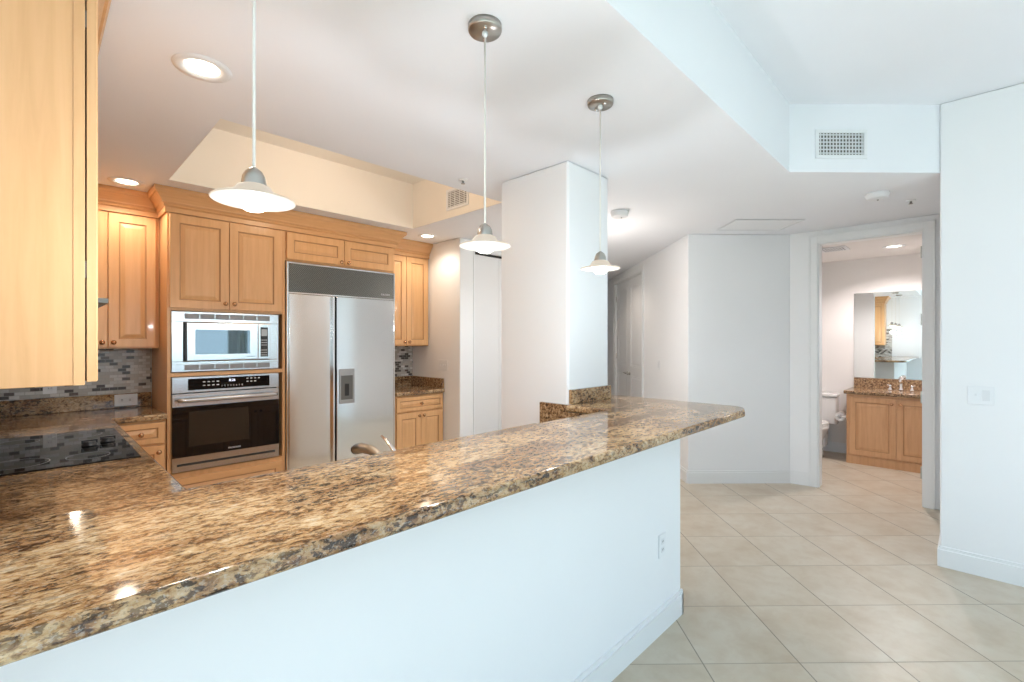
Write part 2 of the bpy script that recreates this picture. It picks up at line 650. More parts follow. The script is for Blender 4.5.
wallp('back', [(-0.40, 4.73), (3.30, 4.73), (3.30, 4.90), (-0.40, 4.90)], label='kitchen wall behind the ovens and the refrigerator')
wallp('left', [(-0.40, 0.80), (-0.27, 0.80), (-0.27, 4.74), (-0.40, 4.74)], label='kitchen wall behind the cooktop run')
wallp('left', [(-2.35, 0.80), (-0.40, 0.80), (-0.40, 0.955), (-2.35, 0.955)], label='living room return wall')
wallp('pantry', [(3.16, 3.845), (3.35, 3.845), (3.35, 4.74), (3.16, 4.74)], 0, HC, bevel=0.012, label='end wall beside the corner cabinet')
wallp('pantry', [(3.35, 3.845), (4.15, 3.845), (4.15, 3.97), (3.35, 3.97)], 2.43, HC, label='header over the pantry door')
wallp('pantry', [(4.15, 3.845), (5.0, 3.845), (7.6, 6.445), (7.6, 6.7), (4.9, 4.05), (4.15, 4.05)], 0, HC, label='wall behind the column')
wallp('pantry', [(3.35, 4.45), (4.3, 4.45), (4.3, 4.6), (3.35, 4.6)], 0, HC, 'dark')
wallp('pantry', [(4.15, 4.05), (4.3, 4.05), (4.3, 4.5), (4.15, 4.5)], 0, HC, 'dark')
wallp('column', [(2.257, 1.73), (2.70, 1.73), (2.70, 2.31), (2.257, 2.31)], 0, HC, bevel=0.018, label='white square column at the end of the bar')
# hall wall (direction 1,1) with 45 degree nib, door opening 2
HX, HY = 4.68, 2.06
D2a, D2b = 1.07, 2.29        # opening along t incl. casing
def hp(t, off=0.0):          # point on hall wall, off to the rear (away from the hall)
    return (HX + t + off * 0.7071, HY + t - off * 0.7071)
wallp('hall', [hp(0), hp(D2a + 0.06), hp(D2a + 0.06, 0.12), (HX + 0.17, HY), (5.47, 1.47), (5.57, 1.32), (5.42, 1.32)], 0, HC, bevel=0.01, label='angled white wall between the hall and the bathroom door')
wallp('hall', [hp(D2a + 0.06), hp(D2b - 0.06), hp(D2b - 0.06, 0.12), hp(D2a + 0.06, 0.12)], 2.40, HC)
wallp('hall', [hp(D2b - 0.06), hp(3.6), hp(3.6, 0.12), hp(D2b - 0.06, 0.12)], 0, HC)
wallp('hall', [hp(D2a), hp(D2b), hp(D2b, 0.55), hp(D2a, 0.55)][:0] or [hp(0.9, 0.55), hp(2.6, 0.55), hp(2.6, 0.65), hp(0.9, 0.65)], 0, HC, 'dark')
wallp('hall', [(7.72, 5.02), (6.90, 5.84), (6.99, 5.93), (7.81, 5.11)], 0, HC, label='end wall of the hall')
# bathroom door wall at u = 5.45
wallp('bathroom', [(5.42, 1.32), (5.45, 1.08), (5.57, 1.08), (5.57, 1.32)], 0, HC, label='wall left of the bathroom door')
wallp('bathroom', [(5.45, 0.29), (5.57, 0.29), (5.57, 1.08), (5.45, 1.08)], 2.42, HC)
wallp('bathroom', [(5.45, 0.12), (5.57, 0.12), (5.57, 0.29), (5.45, 0.29)], 0, HC)
# right wall block
wallp('right', [(4.10, -6.7), (4.30, -6.7), (4.30, -6.45), (4.10, -6.45)])
wallp('right', [(4.10, -6.45), (4.30, -6.45), (4.30, -1.95), (4.10, -1.95)], 2.55, HH)
wallp('right', [(4.10, -1.95), (4.30, -1.95), (4.30, 0.02), (5.60, 0.02), (5.60, 0.14), (4.10, 0.14)], 0, HH, bevel=0.012, label='white wall right of the bathroom passage')
# bathroom
wallp('bathroom', [(7.35, 0.0), (7.47, 0.0), (7.47, 2.4), (7.35, 2.4)], 0, HC, 'bathwall', label='bathroom wall behind the vanity')
wallp('bathroom', [(5.60, 0.0), (7.35, 0.0), (7.35, 0.12), (5.60, 0.12)], 0, HC, 'bathwall')
wallp('bathroom', [(5.57, 1.95), (7.35, 1.95), (7.35, 2.07), (5.57, 2.07)], 0, HC, 'bathwall')
wallp('bathroom', [(5.57, 1.32), (5.60, 1.32), (5.60, 1.95), (5.57, 1.95)], 0, HC, 'bathwall')
# living room walls with windows
wallp('rear', [(-2.35, -6.85), (0.95, -6.85), (0.95, -6.7), (-2.35, -6.7)])
wallp('rear', [(3.95, -6.85), (4.30, -6.85), (4.30, -6.7), (3.95, -6.7)])
wallp('rear', [(0.95, -6.85), (3.95, -6.85), (3.95, -6.7), (0.95, -6.7)], 2.55, HH)
wallp('side', [(-2.35, -6.7), (-2.20, -6.7), (-2.20, -3.25), (-2.35, -3.25)])
wallp('side', [(-2.35, 0.65), (-2.20, 0.65), (-2.20, 0.80), (-2.35, 0.80)])
wallp('side', [(-2.35, -3.25), (-2.20, -3.25), (-2.20, 0.65), (-2.35, 0.65)], 2.55, HH)


def window(n, loc, deg, wd, ht, panes, label):
    o = thing('window_%d' % n, label, 'window', loc, deg)
    o['kind'] = 'structure'
    f = MB()
    f.box(0, wd, -0.03, 0.03, 0, 0.06).box(0, wd, -0.03, 0.03, ht - 0.06, ht)
    for i in range(panes + 1):
        x = i * (wd - 0.06) / panes
        f.box(x, x + 0.06, -0.03, 0.03, 0.06, ht - 0.06)
    f.build('window_frame', 'alu', o)
    g = MB()
    for i in range(panes):
        x = i * (wd - 0.06) / panes
        g.box(x + 0.06, x + (wd - 0.06) / panes, -0.003, 0.003, 0.06, ht - 0.06)
        g.build('pane', 'glass', o)
        g = MB()
    return o


window(1, (0.95, -6.77, 0.0), 0, 3.0, 2.55, 2, 'wide sliding glass doors behind the camera')
window(2, (-2.27, -3.25, 0.0), 90, 3.9, 2.55, 3, 'sliding glass doors on the left of the living room')
window(3, (4.20, -1.95, 0.0), -90, 4.5, 2.55, 3, 'sliding glass doors on the right of the living room')
land = MB().cells([-900, 900], [-900, 900], [[1]], -26, -25)
struct(land.build('ground', 'land'), 'green landscape far below the windows', 'ground')

# baseboards
def base(side, p0, p1, th=0.014, h=0.13):
    """p0->p1 with the room on the right-hand side"""
    a, c = Vector(p0), Vector(p1)
    d = (c - a).normalized()
    n = Vector((d.y, -d.x))
    b = MB()
    b.prism([a, c, c + n * th, a + n * th], 0, h - 0.02)
    b.prism([a, c, c + n * th * 0.5, a + n * th * 0.5], h - 0.02, h)
    return struct(b.build('baseboard_' + side, 'trim'))

KX = 2.416  # end of knee wall
base('bar', (-0.27, 1.105), (KX + 0.012, 1.105), 0.012)
base('bar_end', (KX, 1.093), (KX, 1.73), 0.012)
base('hall', hp(D2a - 0.01), (HX, HY))
base('angled', (4.68, 2.06), (5.42, 1.32))
base('angled', (5.42, 1.32), (5.448, 1.15))
base('right', (4.10, 0.14), (4.10, -1.95))
base('passage', (5.44, 0.14), (4.09, 0.14), 0.012)
base('bath', (7.35, 1.95), (7.35, 1.09))
base('pantry', (3.16, 3.845), (3.35, 3.845))

# knee wall of the bar
o = MB().prism([(-0.27, 1.105), (KX, 1.105), (KX, 1.735), (2.257, 1.735), (2.257, 1.38), (-0.27, 1.38)], 0, 1.029).build('wall_bar', 'wall')
struct(o, 'white half wall carrying the granite bar', 'wall')


# casings and doors
def casing(o, wd, ht, cw=0.07, th=0.018, depth=0.12, y=0.0):
    """opening x 0..wd, z 0..ht at wall face y, casing sticking out to -y"""
    b = MB()
    b.box(-cw, 0, y - th, y, 0, ht + cw).box(wd, wd + cw, y - th, y, 0, ht + cw).box(0, wd, y - th, y, ht, ht + cw)
    b.box(-cw - 0.0, -cw + 0.015, y - th - 0.006, y - th, 0, ht + cw).box(wd + cw - 0.015, wd + cw, y - th - 0.006, y - th, 0, ht + cw)
    b.box(-cw, wd + cw, y - th - 0.006, y - th, ht + cw - 0.015, ht + cw)
    b.box(-0.004, 0.012, y, y + depth, 0, ht).box(wd - 0.012, wd + 0.004, y, y + depth, 0, ht).box(0, wd, y, y + depth, ht - 0.012, ht + 0.004)
    return b.build('door_frame', 'trim', o, 0.002)


def leaf(b, x0, x1, z0, z1, y, th=0.035, split=0.42):
    """two-panel door leaf: rails and stiles proud of sunk raised panels"""
    st = 0.10
    zs = z0 + (z1 - z0) * split
    b.box(x0, x1, y + 0.008, y + th, z0, z1)
    b.box(x0, x0 + st, y, y + 0.008, z0, z1).box(x1 - st, x1, y, y + 0.008, z0, z1)
    for a, c in ((z0, z0 + 0.18), (zs - 0.06, zs + 0.06), (z1 - 0.12, z1)):
        b.box(x0 + st, x1 - st, y, y + 0.008, a, c)
    for a, c in ((z0 + 0.20, zs - 0.08), (zs + 0.08, z1 - 0.14)):
        b.panel(x0 + st + 0.015, x1 - st - 0.015, a, c, y + 0.001, 0.008, 0.0, 0, 0)
    return b


# pantry door (door_1): opening u 3.35..4.15 in v=3.845
o = thing('door_1', 'plain white folding pantry door with a dark gap above it', 'door', (3.35, 3.845, 0))
o['kind'] = 'structure'
MB().box(0, 0.80, 0.0, 0.11, 2.425, 2.432).box(0, 0.02, 0, 0.11, 0, 2.425).box(0.78, 0.80, 0, 0.11, 0, 2.425).build('door_frame', 'trim', o)
MB().box(0.022, 0.40, 0.03, 0.06, 0.01, 2.398).build('door_leaf', 'door', o, 0.003)
MB().box(0.403, 0.778, 0.03, 0.06, 0.01, 2.398).build('door_leaf', 'door', o, 0.003)
MB().box(0.02, 0.78, 0.035, 0.065, 2.405, 2.425).build('track', 'slot', o)

# hall double door (door_2)
wd2 = (D2b - D2a - 0.12) * math.sqrt(2)
px, py = hp(D2b - 0.06)
o = thing('door_2', 'white double doors with raised panels in the hall', 'door', (px, py, 0), -135)
o['kind'] = 'structure'
casing(o, wd2, 2.40, 0.075)
for k, (a, c) in enumerate(((0.014, wd2 / 2 - 0.002), (wd2 / 2 + 0.002, wd2 - 0.014))):
    l = leaf(MB(), a, c, 0.01, 2.385, 0.02).build('door_leaf', 'door', o)
    hx = c - 0.06 if k == 0 else a + 0.06
    MB().lathe([(0.028, 0), (0.028, 0.008), (0.012, 0.012), (0.012, 0.05)], (hx, 0.02, 0.96), 'y', 16).tube(
        [(hx, -0.028, 0.96), (hx + (-0.03 if k == 0 else 0.03), -0.03, 0.965), (hx + (-0.10 if k == 0 else 0.10), -0.026, 0.955)], [0.011, 0.010, 0.008], 10).build('door_handle', 'nickel', l, label='dark nickel lever handle')
    for hz in (0.25, 1.2, 2.15):
        xx = 0.006 if k == 0 else wd2 - 0.006
        MB().lathe([(0.007, -0.045), (0.007, 0.045)], (xx, 0.010, hz), 'z', 10).build('hinge', 'nickel', l)

# bathroom door (door_3): opening v 1.08..0.29 in u=5.45, local x = -v
o = thing('door_3', 'white bathroom door standing open with its frame', 'door', (5.45, 1.08, 0), -90)
o['kind'] = 'structure'
casing(o, 0.79, 2.42, 0.075)
lf = leaf(MB(), 0, 0.76, 0.01, 2.40, 0).build('door_leaf', 'door', o)
lf.rotation_euler = (0, 0, PI / 2)
lf.location = (0.812, 0.122, 0)
for hz in (0.28, 0.95, 1.64, 2.24):
    MB().box(0.765, 0.7775, 0.055, 0.112, hz - 0.05, hz + 0.05).lathe([(0.008, -0.05), (0.008, 0.05)], (0.772, 0.112, hz), 'z', 10).build('hinge', 'nickel', o)

# ================================================================== COUNTERS
CT = 0.932    # kitchen counter top
b = MB()
xs = [-0.258, 2.225, 2.72, 2.895]
ys = [0.885, 0.98, 1.44, 1.725, 1.95]
mask = [[1, 1, 1], [1, 1, 1], [0, 1, 1], [0, 0, 1]]
xs2 = xs
mv = {}
bar = b.cells(xs, ys, mask, 1.03, 1.07, move={(3, 0): (2.855, 0.925), (2, 0): (2.74, 0.885)}).build('bar_counter', 'granite', bevel=0.013, seg=4)
tag(bar, 'long polished gold brown granite bar top on the white half wall', 'counter')

# kitchen counter: left run, back corner, peninsula, with holes for sink
xs = [-0.27, 0.386, 0.684, 0.95, 1.60, 2.235]
ys = [1.385, 1.52, 1.90, 1.975, 4.095, 4.73]
mask = [[1, 1, 1, 1, 1], [1, 1, 1, 0, 1], [1, 1, 1, 1, 1], [1, 0, 0, 0, 0], [1, 1, 0, 0, 0]]
# cooktop rests on the stone
kc = MB().cells(xs, ys, mask, CT - 0.04, CT).build('kitchen_counter', 'granite', bevel=0.010, seg=3)
tag(kc, 'lower granite worktop around the cooktop and behind the bar', 'counter')
rc = MB().box(2.552, 3.155, 4.095, 4.728, CT - 0.04, CT).build('kitchen_counter', 'granite', bevel=0.010, seg=3)
tag(rc, 'short granite worktop right of the refrigerator', 'counter')

o = MB().box(-0.245, 0.682, 4.702, 4.727, CT + 0.001, 1.042).build('stone_upstand', 'granite', bevel=0.003)
tag(o, 'granite upstand under the mosaic left of the oven cabinet', 'upstand')
o = MB().box(-0.268, -0.245, 1.402, 4.701, CT + 0.001, 1.042).build('stone_upstand', 'granite', bevel=0.003)
tag(o, 'granite upstand along the wall behind the cooktop', 'upstand')
o = MB().box(2.552, 3.130, 4.702, 4.727, CT + 0.001, 1.042).build('stone_upstand', 'granite', bevel=0.003)
tag(o, 'granite upstand on the rear wall right of the refrigerator', 'upstand')
o = MB().box(3.130, 3.156, 4.11, 4.727, CT + 0.001, 1.042).build('stone_upstand', 'granite_dark', bevel=0.003)
tag(o, 'brown granite upstand against the tan end wall', 'upstand')
o = MB().box(2.232, 2.255, 1.402, 1.727, CT + 0.001, 1.027).box(2.232, 2.255, 1.727, 1.935, CT + 0.001, 1.068).build('stone_upstand', 'granite_dark', bevel=0.002)
tag(o, 'brown granite upstand on the side of the white column', 'upstand')
o = MB().box(-0.243, 2.230, 1.382, 1.400, CT + 0.001, 1.027).build('stone_upstand', 'granite', bevel=0.002)
tag(o, 'granite upstand behind the sink under the raised bar', 'upstand')
o = MB().box(2.262, 2.692, 1.703, 1.728, 1.071, 1.157).build('stone_upstand', 'granite', bevel=0.003)
tag(o, 'pale granite upstand on the bar against the column front', 'upstand')

o = MB().box(-0.258, 0.684, 4.720, 4.729, 1.043, 1.62).build('mosaic_backsplash', 'mosaic_x')
tag(o, 'glass mosaic backsplash of grey and dark bricks left of the ovens', 'backsplash')
o = MB().box(-0.269, -0.262, 1.39, 4.729, 1.043, 1.76).build('mosaic_backsplash', 'mosaic_y')
tag(o, 'glass mosaic backsplash behind the cooktop', 'backsplash')
o = MB().box(2.552, 3.158, 4.720, 4.729, 1.043, 1.39).build('mosaic_backsplash', 'mosaic_x')
tag(o, 'glass mosaic backsplash in the niche right of the refrigerator', 'backsplash')


# ================================================================== CABINETS
def knob(parent, x, z, y=0.0):
    return MB().lathe([(0.009, 0), (0.006, 0.006), (0.006, 0.014), (0.014, 0.018), (0.0165, 0.023), (0.013, 0.029), (0.0, 0.031)], (x, y, z), 'y', 16).build('knob', 'bronze', parent, label='round copper bronze knob')


def cdoor(parent, x0, x1, z0, z1, y, kx=None, kz=None, name='door', wood='wood', fr=0.058):
    d = MB().panel(x0, x1, z0, z1, y, 0.02, fr).build(name, [wood, 'glaze'], parent)
    if kx is not None:
        knob(d, kx, kz, y)
    return d


def cabinet(name, label, cat, loc, deg, w, d, z0, z1, doors, drawers=(), toe=0.0, group=None, wood='wood', side=0.0):
    """origin front-left at floor level, front face at local y=0 (doors stick out to -0.02)"""
    o = thing(name, label, cat, loc, deg, group)
    b = MB().box(0, w, 0.0, d, z0 + toe, z1)
    if toe:
        b.box(0.0, w, 0.06, d, z0, z0 + toe)
    b.build('body', wood, o, 0.0015)
    for x0, x1, a, c, kx, kz in doors:
        cdoor(o, x0, x1, a, c, -0.0205, kx, kz, wood=wood)
    for x0, x1, a, c in drawers:
        cdoor(o, x0, x1, a, c, -0.0205, (x0 + x1) / 2, (a + c) / 2, 'drawer', wood, 0.036)
    return o


UZ0, UZ1 = 1.395, 2.375
DT = 2.365
# uppers left of the ovens (facing -v), face v=4.40
cabinet('wall_cabinet', 'maple wall cabinet over the mosaic left of the oven tower', 'cabinet', (0.118, 4.40, 0), 0, 0.564, 0.318, UZ0, UZ1,
        [(0.004, 0.266, UZ0 + 0.01, DT, 0.236, 1.44), (0.270, 0.545, UZ0 + 0.01, DT, 0.298, 1.44)])
# right uppers
cabinet('wall_cabinet', 'tall maple wall cabinet right of the refrigerator', 'cabinet', (2.552, 4.40, 0), 0, 0.602, 0.318, UZ0, UZ1,
        [(0.01, 0.300, UZ0 + 0.01, DT, 0.272, 1.44), (0.304, 0.585, UZ0 + 0.01, DT, 0.332, 1.44)])
# right base
cabinet('base_cabinet', 'maple base cabinet with one drawer right of the refrigerator', 'cabinet', (2.552, 4.13, 0), 0, 0.602, 0.59, 0.0, 0.890,
        [(0.012, 0.300, 0.12, 0.712, 0.272, 0.674), (0.304, 0.590, 0.12, 0.712, 0.332, 0.674)], [(0.012, 0.590, 0.727, 0.874)], 0.10)
# back left base
cabinet('base_cabinet', 'maple base cabinet with one drawer left of the oven tower', 'cabinet', (0.388, 4.13, 0), 0, 0.292, 0.59, 0.0, 0.890,
        [(0.012, 0.282, 0.12, 0.712, 0.247, 0.665)], [(0.012, 0.282, 0.727, 0.874)], 0.10)
# over fridge cabinet with its side panel
o = cabinet('fridge_surround_cabinet', 'short maple cabinet above the refrigerator', 'cabinet', (1.498, 4.12, 0), 0, 1.047, 0.60, 2.128, UZ1,
            [(0.006, 0.509, 2.140, DT, 0.477, 2.165), (0.513, 1.022, 2.140, DT, 0.545, 2.165)])
MB().box(1.034, 1.047, 0.0, 0.60, 0, 2.127).build('side_panel', 'wood', o)

# oven tower
o = thing('oven_cabinet', 'tall maple cabinet housing the microwave and the wall oven', 'cabinet', (0.686, 4.12, 0))
b = MB()
TW = 0.810
b.box(0, 0.022, 0, 0.60, 0.0, UZ1).box(TW - 0.022, TW, 0, 0.60, 0.0, UZ1)
b.box(0.022, TW - 0.022, 0.58, 0.60, 0.10, UZ1)
b.box(0.022, TW - 0.022, 0.0, 0.58, 1.672, UZ1)
b.box(0.022, TW - 0.022, 0.0, 0.58, 1.190, 1.218)
b.box(0.022, TW - 0.022, 0.0, 0.58, 0.10, 0.488)
b.build('body', 'wood', o, 0.001)
cdoor(o, 0.012, 0.389, 1.690, DT, -0.0205, 0.360, 1.735)
cdoor(o, 0.393, 0.775, 1.690, DT, -0.0205, 0.422, 1.735)
MB().panel(0.03, TW - 0.03, 0.14, 0.452, -0.0205, 0.02, 0.05).build('drawer', ['woodh', 'glaze'], o)

# left run uppers (face u ~0.094 facing +u); origin at v start, local x = +v
o = thing('wall_cabinet', 'near maple wall cabinet seen from its pale flat end', 'cabinet', (0.091, 1.50, 0), 90)
MB().box(0.0, 1.20, 0.0, 0.355, 1.346, UZ1).build('body', 'wood', o, 0.0015)
MB().box(-0.002, 0.0, 0.0, 0.020, 1.346, UZ1).build('stile', 'wood', o)
cdoor(o, 0.002, 0.598, 1.353, DT, -0.0235, 0.57, 1.40)
cdoor(o, 0.602, 1.196, 1.353, DT, -0.0235, 0.63, 1.40)
for hz in (1.62, 2.215):
    MB().box(0.004, 0.012, -0.0045, 0.0, hz - 0.02, hz + 0.02).build('hinge', 'steel_dk', o)
cabinet('wall_cabinet', 'short maple wall cabinet above the range hood', 'cabinet', (0.091, 2.703, 0), 90, 1.0, 0.355, 1.76, UZ1,
        [(0.004, 0.498, 1.77, DT, 0.47, 1.80), (0.502, 0.996, 1.77, DT, 0.53, 1.80)])
cabinet('wall_cabinet', 'corner maple wall cabinet past the range hood', 'cabinet', (0.091, 3.706, 0), 90, 1.01, 0.355, UZ0, UZ1,
        [(0.004, 0.65, UZ0 + 0.01, DT, 0.04, 1.44)])
o = thing('range_hood', 'slim range hood with a pull out visor above the cooktop', 'hood', (0.091, 2.706, 0), 90)
MB().box(0, 0.99, -0.005, 0.345, 1.64, 1.757).build('body', 'steelh', o, 0.003)
MB().box(0.0, 0.99, -0.15, 0.30, 1.615, 1.637).build('visor', 'steel_dk', o, 0.002)
MB().lathe([(0.0, 1.6145), (0.028, 1.614), (0.024, 1.609), (0.0, 1.607)], (0.66, -0.06, 0), seg=20, cap=False).build('hood_lamp', 'bulb', o)
l = bpy.data.lights.new('hood_light', 'POINT')
l.energy = 2.5
l.color = (1, 0.88, 0.72)
l.shadow_soft_size = 0.03
lo = bpy.data.objects.new('hood_light', l)
COL.objects.link(lo)
lo.location = (0.66, -0.06, 1.56)
lo.parent = o
# left run bases (facing +u)
for x, wdt, lb in ((2.04, 0.66, 'maple base cabinet beside the inner corner of the worktop'), (2.705, 1.0, 'wide maple base cabinet under the cooktop'), (3.71, 0.38, 'narrow maple base cabinet next to the rear corner')):
    h = wdt / 2
    cabinet('base_cabinet', lb, 'cabinet', (0.362, x, 0), 90, wdt, 0.62, 0.0, 0.890,
            [(0.006, h - 0.002, 0.12, 0.70, h - 0.03, 0.66), (h + 0.002, wdt - 0.006, 0.12, 0.70, h + 0.03, 0.66)] if wdt > 0.5 else [(0.006, wdt - 0.006, 0.12, 0.70, 0.04, 0.66)],
            [(0.006, wdt - 0.006, 0.727, 0.874)], 0.10)
# peninsula bases (facing +v), local x = -u ; sink base in the middle is open topped
def pen(xr, wdt, lb, sink=False):
    h = wdt / 2
    return cabinet('base_cabinet', lb, 'cabinet', (xr, 1.950, 0), 180, wdt, 0.555, 0.0, 0.65 if sink else 0.890,
                   [(0.006, h - 0.002, 0.12, 0.64, h - 0.03, 0.60), (h + 0.002, wdt - 0.006, 0.12, 0.64, h + 0.03, 0.60)], [], 0.10)
pen(2.225, 0.58, 'maple base cabinet beside the column behind the bar')
o = pen(1.640, 0.74, 'maple sink cabinet behind the bar', True)
MB().box(0, 0.74, 0.0, 0.02, 0.651, 0.889).panel(0.006, 0.734, 0.655, 0.874, -0.0205, 0.02, 0.036).build('false_front', ['wood', 'glaze'], o)
pen(0.895, 0.50, 'maple base cabinet between the sink and the cooktop run')

# crown moulding along all the uppers
def sweep(path, prof, name, m):
    P = [Vector(p) for p in path]
    n = len(P)
    b = bmesh.new()
    rings = []
    for i, p in enumerate(P):
        ds = []
        if i > 0:
            ds.append((P[i] - P[i - 1]).normalized())
        if i < n - 1:
            ds.append((P[i + 1] - P[i]).normalized())
        ns = [Vector((d.y, -d.x)) for d in ds]
        mi = ns[0] if len(ns) == 1 else (ns[0] + ns[1]) / (1 + ns[0].dot(ns[1]))
        rings.append([b.verts.new((p.x + mi.x * r, p.y + mi.y * r, z)) for r, z in prof])
    k = len(prof)
    for i in range(n - 1):
        for j in range(k):
            jj = (j + 1) % k
            b.faces.new((rings[i][j], rings[i + 1][j], rings[i + 1][jj], rings[i][jj]))
    b.faces.new(rings[0])
    b.faces.new(rings[-1][::-1])
    bmesh.ops.recalc_face_normals(b, faces=b.faces)
    me = bpy.data.meshes.new(name)
    b.to_mesh(me)
    b.free()
    me.materials.append(M[m])
    o = bpy.data.objects.new(name, me)
    COL.objects.link(o)
    return o

prof = [(-0.02, 2.376), (0.014, 2.376), (0.014, 2.410), (0.020, 2.414), (0.026, 2.420), (0.020, 2.427), (0.024, 2.434), (0.034, 2.442), (0.036, 2.450),
        (0.048, 2.468), (0.066, 2.492), (0.070, 2.498), (0.078, 2.500), (0.086, 2.514), (0.086, 2.538), (-0.02, 2.538)]
cr = sweep([(-0.268, 1.499), (0.092, 1.499), (0.092, 4.40), (0.686, 4.40), (0.686, 4.12), (2.547, 4.12), (2.547, 4.40), (3.158, 4.40)], prof, 'crown_moulding', 'woodh')
tag(cr, 'stepped maple crown moulding running above all kitchen wall cabinets', 'moulding')

# ================================================================== APPLIANCES
# microwave with trim kit, local origin left-bottom of trim at face v=4.12
o = thing('microwave', 'built in stainless microwave with louvred trim kit', 'microwave', (0.710, 4.12, 1.225))
mw, mh = 0.728, 0.440
b = MB()
# frame pieces around door
b.box(0, mw, -0.014, -0.001, 0, 0.074).box(0, mw, -0.014, -0.001, mh - 0.074, mh).box(0, 0.07, -0.014, -0.001, 0.074, mh - 0.074).box(mw - 0.065, mw, -0.014, -0.001, 0.074, mh - 0.074)
b.box(0.0, mw, -0.018, -0.014, 0.055, 0.074).box(0.0, mw, -0.018, -0.014, mh - 0.074, mh - 0.058)
fr = b.build('trim_frame', 'steelh', o, 0.002)
for zz in (0.012, mh - 0.050):
    for k in range(6):
        x = 0.078 + k * 0.098
        g = MB().box(x, x + 0.092, -0.0165, -0.013, zz - 0.002, zz + 0.038)
        for j in range(3):
            g.box(x + 0.003, x + 0.089, -0.0185, -0.0165, zz + 0.003 + j * 0.0115, zz + 0.009 + j * 0.0115)
        g.build('louvre', 'grey', fr)
MB().box(0.075, mw - 0.07, 0.0, 0.35, 0.078, mh - 0.078).build('body', 'blackpl', o)
MB().box(0.078, 0.088, -0.030, -0.002, 0.080, mh - 0.080).build('hinge_edge', 'blackpl', o)
d = MB().box(0.088, 0.565, -0.036, -0.002, 0.080, mh - 0.080).build('door', 'steelh', o, 0.003)
MB().box(0.140, 0.508, -0.038, -0.036, 0.126, mh - 0.130).build('window', 'mwwin', d, 0.008, 3, label='tinted glass reflecting the view')
text('GE PROFILE', 0.010, (0.51, -0.0366, 0.103), (PI / 2, 0, 0), d, 'slot')
p = MB().box(0.568, mw - 0.07, -0.034, -0.002, 0.080, mh - 0.080).build('control_panel', 'steelh', o, 0.003)
MB().box(0.585, 0.640, -0.0355, -0.034, 0.100, mh - 0.105).build('keypad', 'blackpl', p)
MB().box(0.591, 0.634, -0.0368, -0.0355, mh - 0.175, mh - 0.120).build('display', 'lcd', p)
for j in range(7):
    for k in range(3):
        if j == 3:
            continue
        MB().box(0.591 + k * 0.0155, 0.602 + k * 0.0155, -0.0362, -0.0355, 0.110 + j * 0.020, 0.115 + j * 0.020).build('key', 'print', p)

# wall oven
o = thing('wall_oven', 'black glass and stainless wall oven under the microwave', 'oven', (0.710, 4.12, 0.492))
ow = 0.728
MB().box(0.01, ow - 0.01, 0.0, 0.52, 0.01, 0.68).build('body', 'blackpl', o)
cp = MB().box(0, ow, -0.022, -0.001, 0.578, 0.694).build('control_panel', 'steelh', o, 0.003)
MB().box(0.098, 0.655, -0.0245, -0.022, 0.596, 0.680).build('touch_panel', 'blackglass', cp)
text('8:26', 0.026, (0.385, -0.0250, 0.656), (PI / 2, 0, 0), cp, 'digits', 'clock_digits')
for k in range(4):
    for j in range(2):
        MB().box(0.19 + k * 0.030, 0.206 + k * 0.030, -0.0250, -0.0245, 0.624 + j * 0.026, 0.630 + j * 0.026).build('button_mark', 'print', cp)
        if k < 3 or j:
            MB().box(0.485 + k * 0.028, 0.499 + k * 0.028, -0.0250, -0.0245, 0.636 + j * 0.024, 0.643 + j * 0.024).build('button_mark', 'print', cp)
for k, ch in enumerate('12345678'):
    text(ch, 0.017, (0.315 + k * 0.020, -0.0250, 0.616), (PI / 2, 0, 0), cp, 'print', 'digit_mark')
d = MB().box(0, ow, -0.024, -0.001, 0.008, 0.572)
d = d.build('door', 'steelh', o, 0.003)
MB().box(0.0, ow, -0.030, -0.024, 0.112, 0.480).build('glass', 'blackglass', d, label='black glass oven door front')
MB().box(0.10, 0.50, -0.0308, -0.030, 0.185, 0.440).build('window', 'ovenwin', d)
text('FRIGIDAIRE', 0.017, (0.40, -0.0305, 0.135), (PI / 2, 0, 0), d, 'print')
MB().box(0.03, ow - 0.03, -0.0262, -0.024, 0.048, 0.064).build('vent_slot', 'slot', d)
h = MB().tube([(0.028, -0.072, 0.528), (0.06, -0.078, 0.528), (ow - 0.06, -0.078, 0.528), (ow - 0.028, -0.072, 0.528)], [0.013, 0.0165, 0.0165, 0.013], 14)
for x in (0.06, ow - 0.06):
    h.box(x - 0.012, x + 0.012, -0.068, -0.024, 0.518, 0.538)
h.build('handle', 'steelh', d, label='stainless tubular oven handle')

# refrigerator
o = thing('refrigerator', 'built in stainless side by side refrigerator with dark grille', 'refrigerator', (1.500, 4.12, 0))
fw, fh = 1.030, 2.118
MB().box(0.005, fw - 0.005, 0.0, 0.58, 0.0, fh - 0.004).build('body', 'grey', o)
tf = MB().box(0, 0.014, -0.030, 0.0, 0.10, fh).box(fw - 0.014, fw, -0.030, 0.0, 0.10, fh).box(0.014, fw - 0.014, -0.030, 0, fh - 0.014, fh).box(0.014, fw - 0.014, -0.030, 0, 1.852, 1.864)
tf.build('trim_frame', 'steel', o, 0.002)
g = MB().box(0.014, fw - 0.014, -0.018, -0.001, 1.864, fh - 0.014)
for k in range(20):
    z = 1.870 + k * 0.0115
    g.box(0.02, fw - 0.02, -0.022, -0.018, z, z + 0.0055)
g = g.build('grille', 'grille', o, label='dark grey top grille')
text('SUB-ZERO', 0.021, (fw - 0.10, -0.0226, 1.902), (PI / 2, 0, 0), g)
d1 = MB().box(0.016, 0.392, -0.034, -0.001, 0.115, 1.849).build('door', 'steel', o, 0.004)
d2 = MB().box(0.420, fw - 0.016, -0.034, -0.001, 0.115, 1.849).build('door', 'steel', o, 0.004)
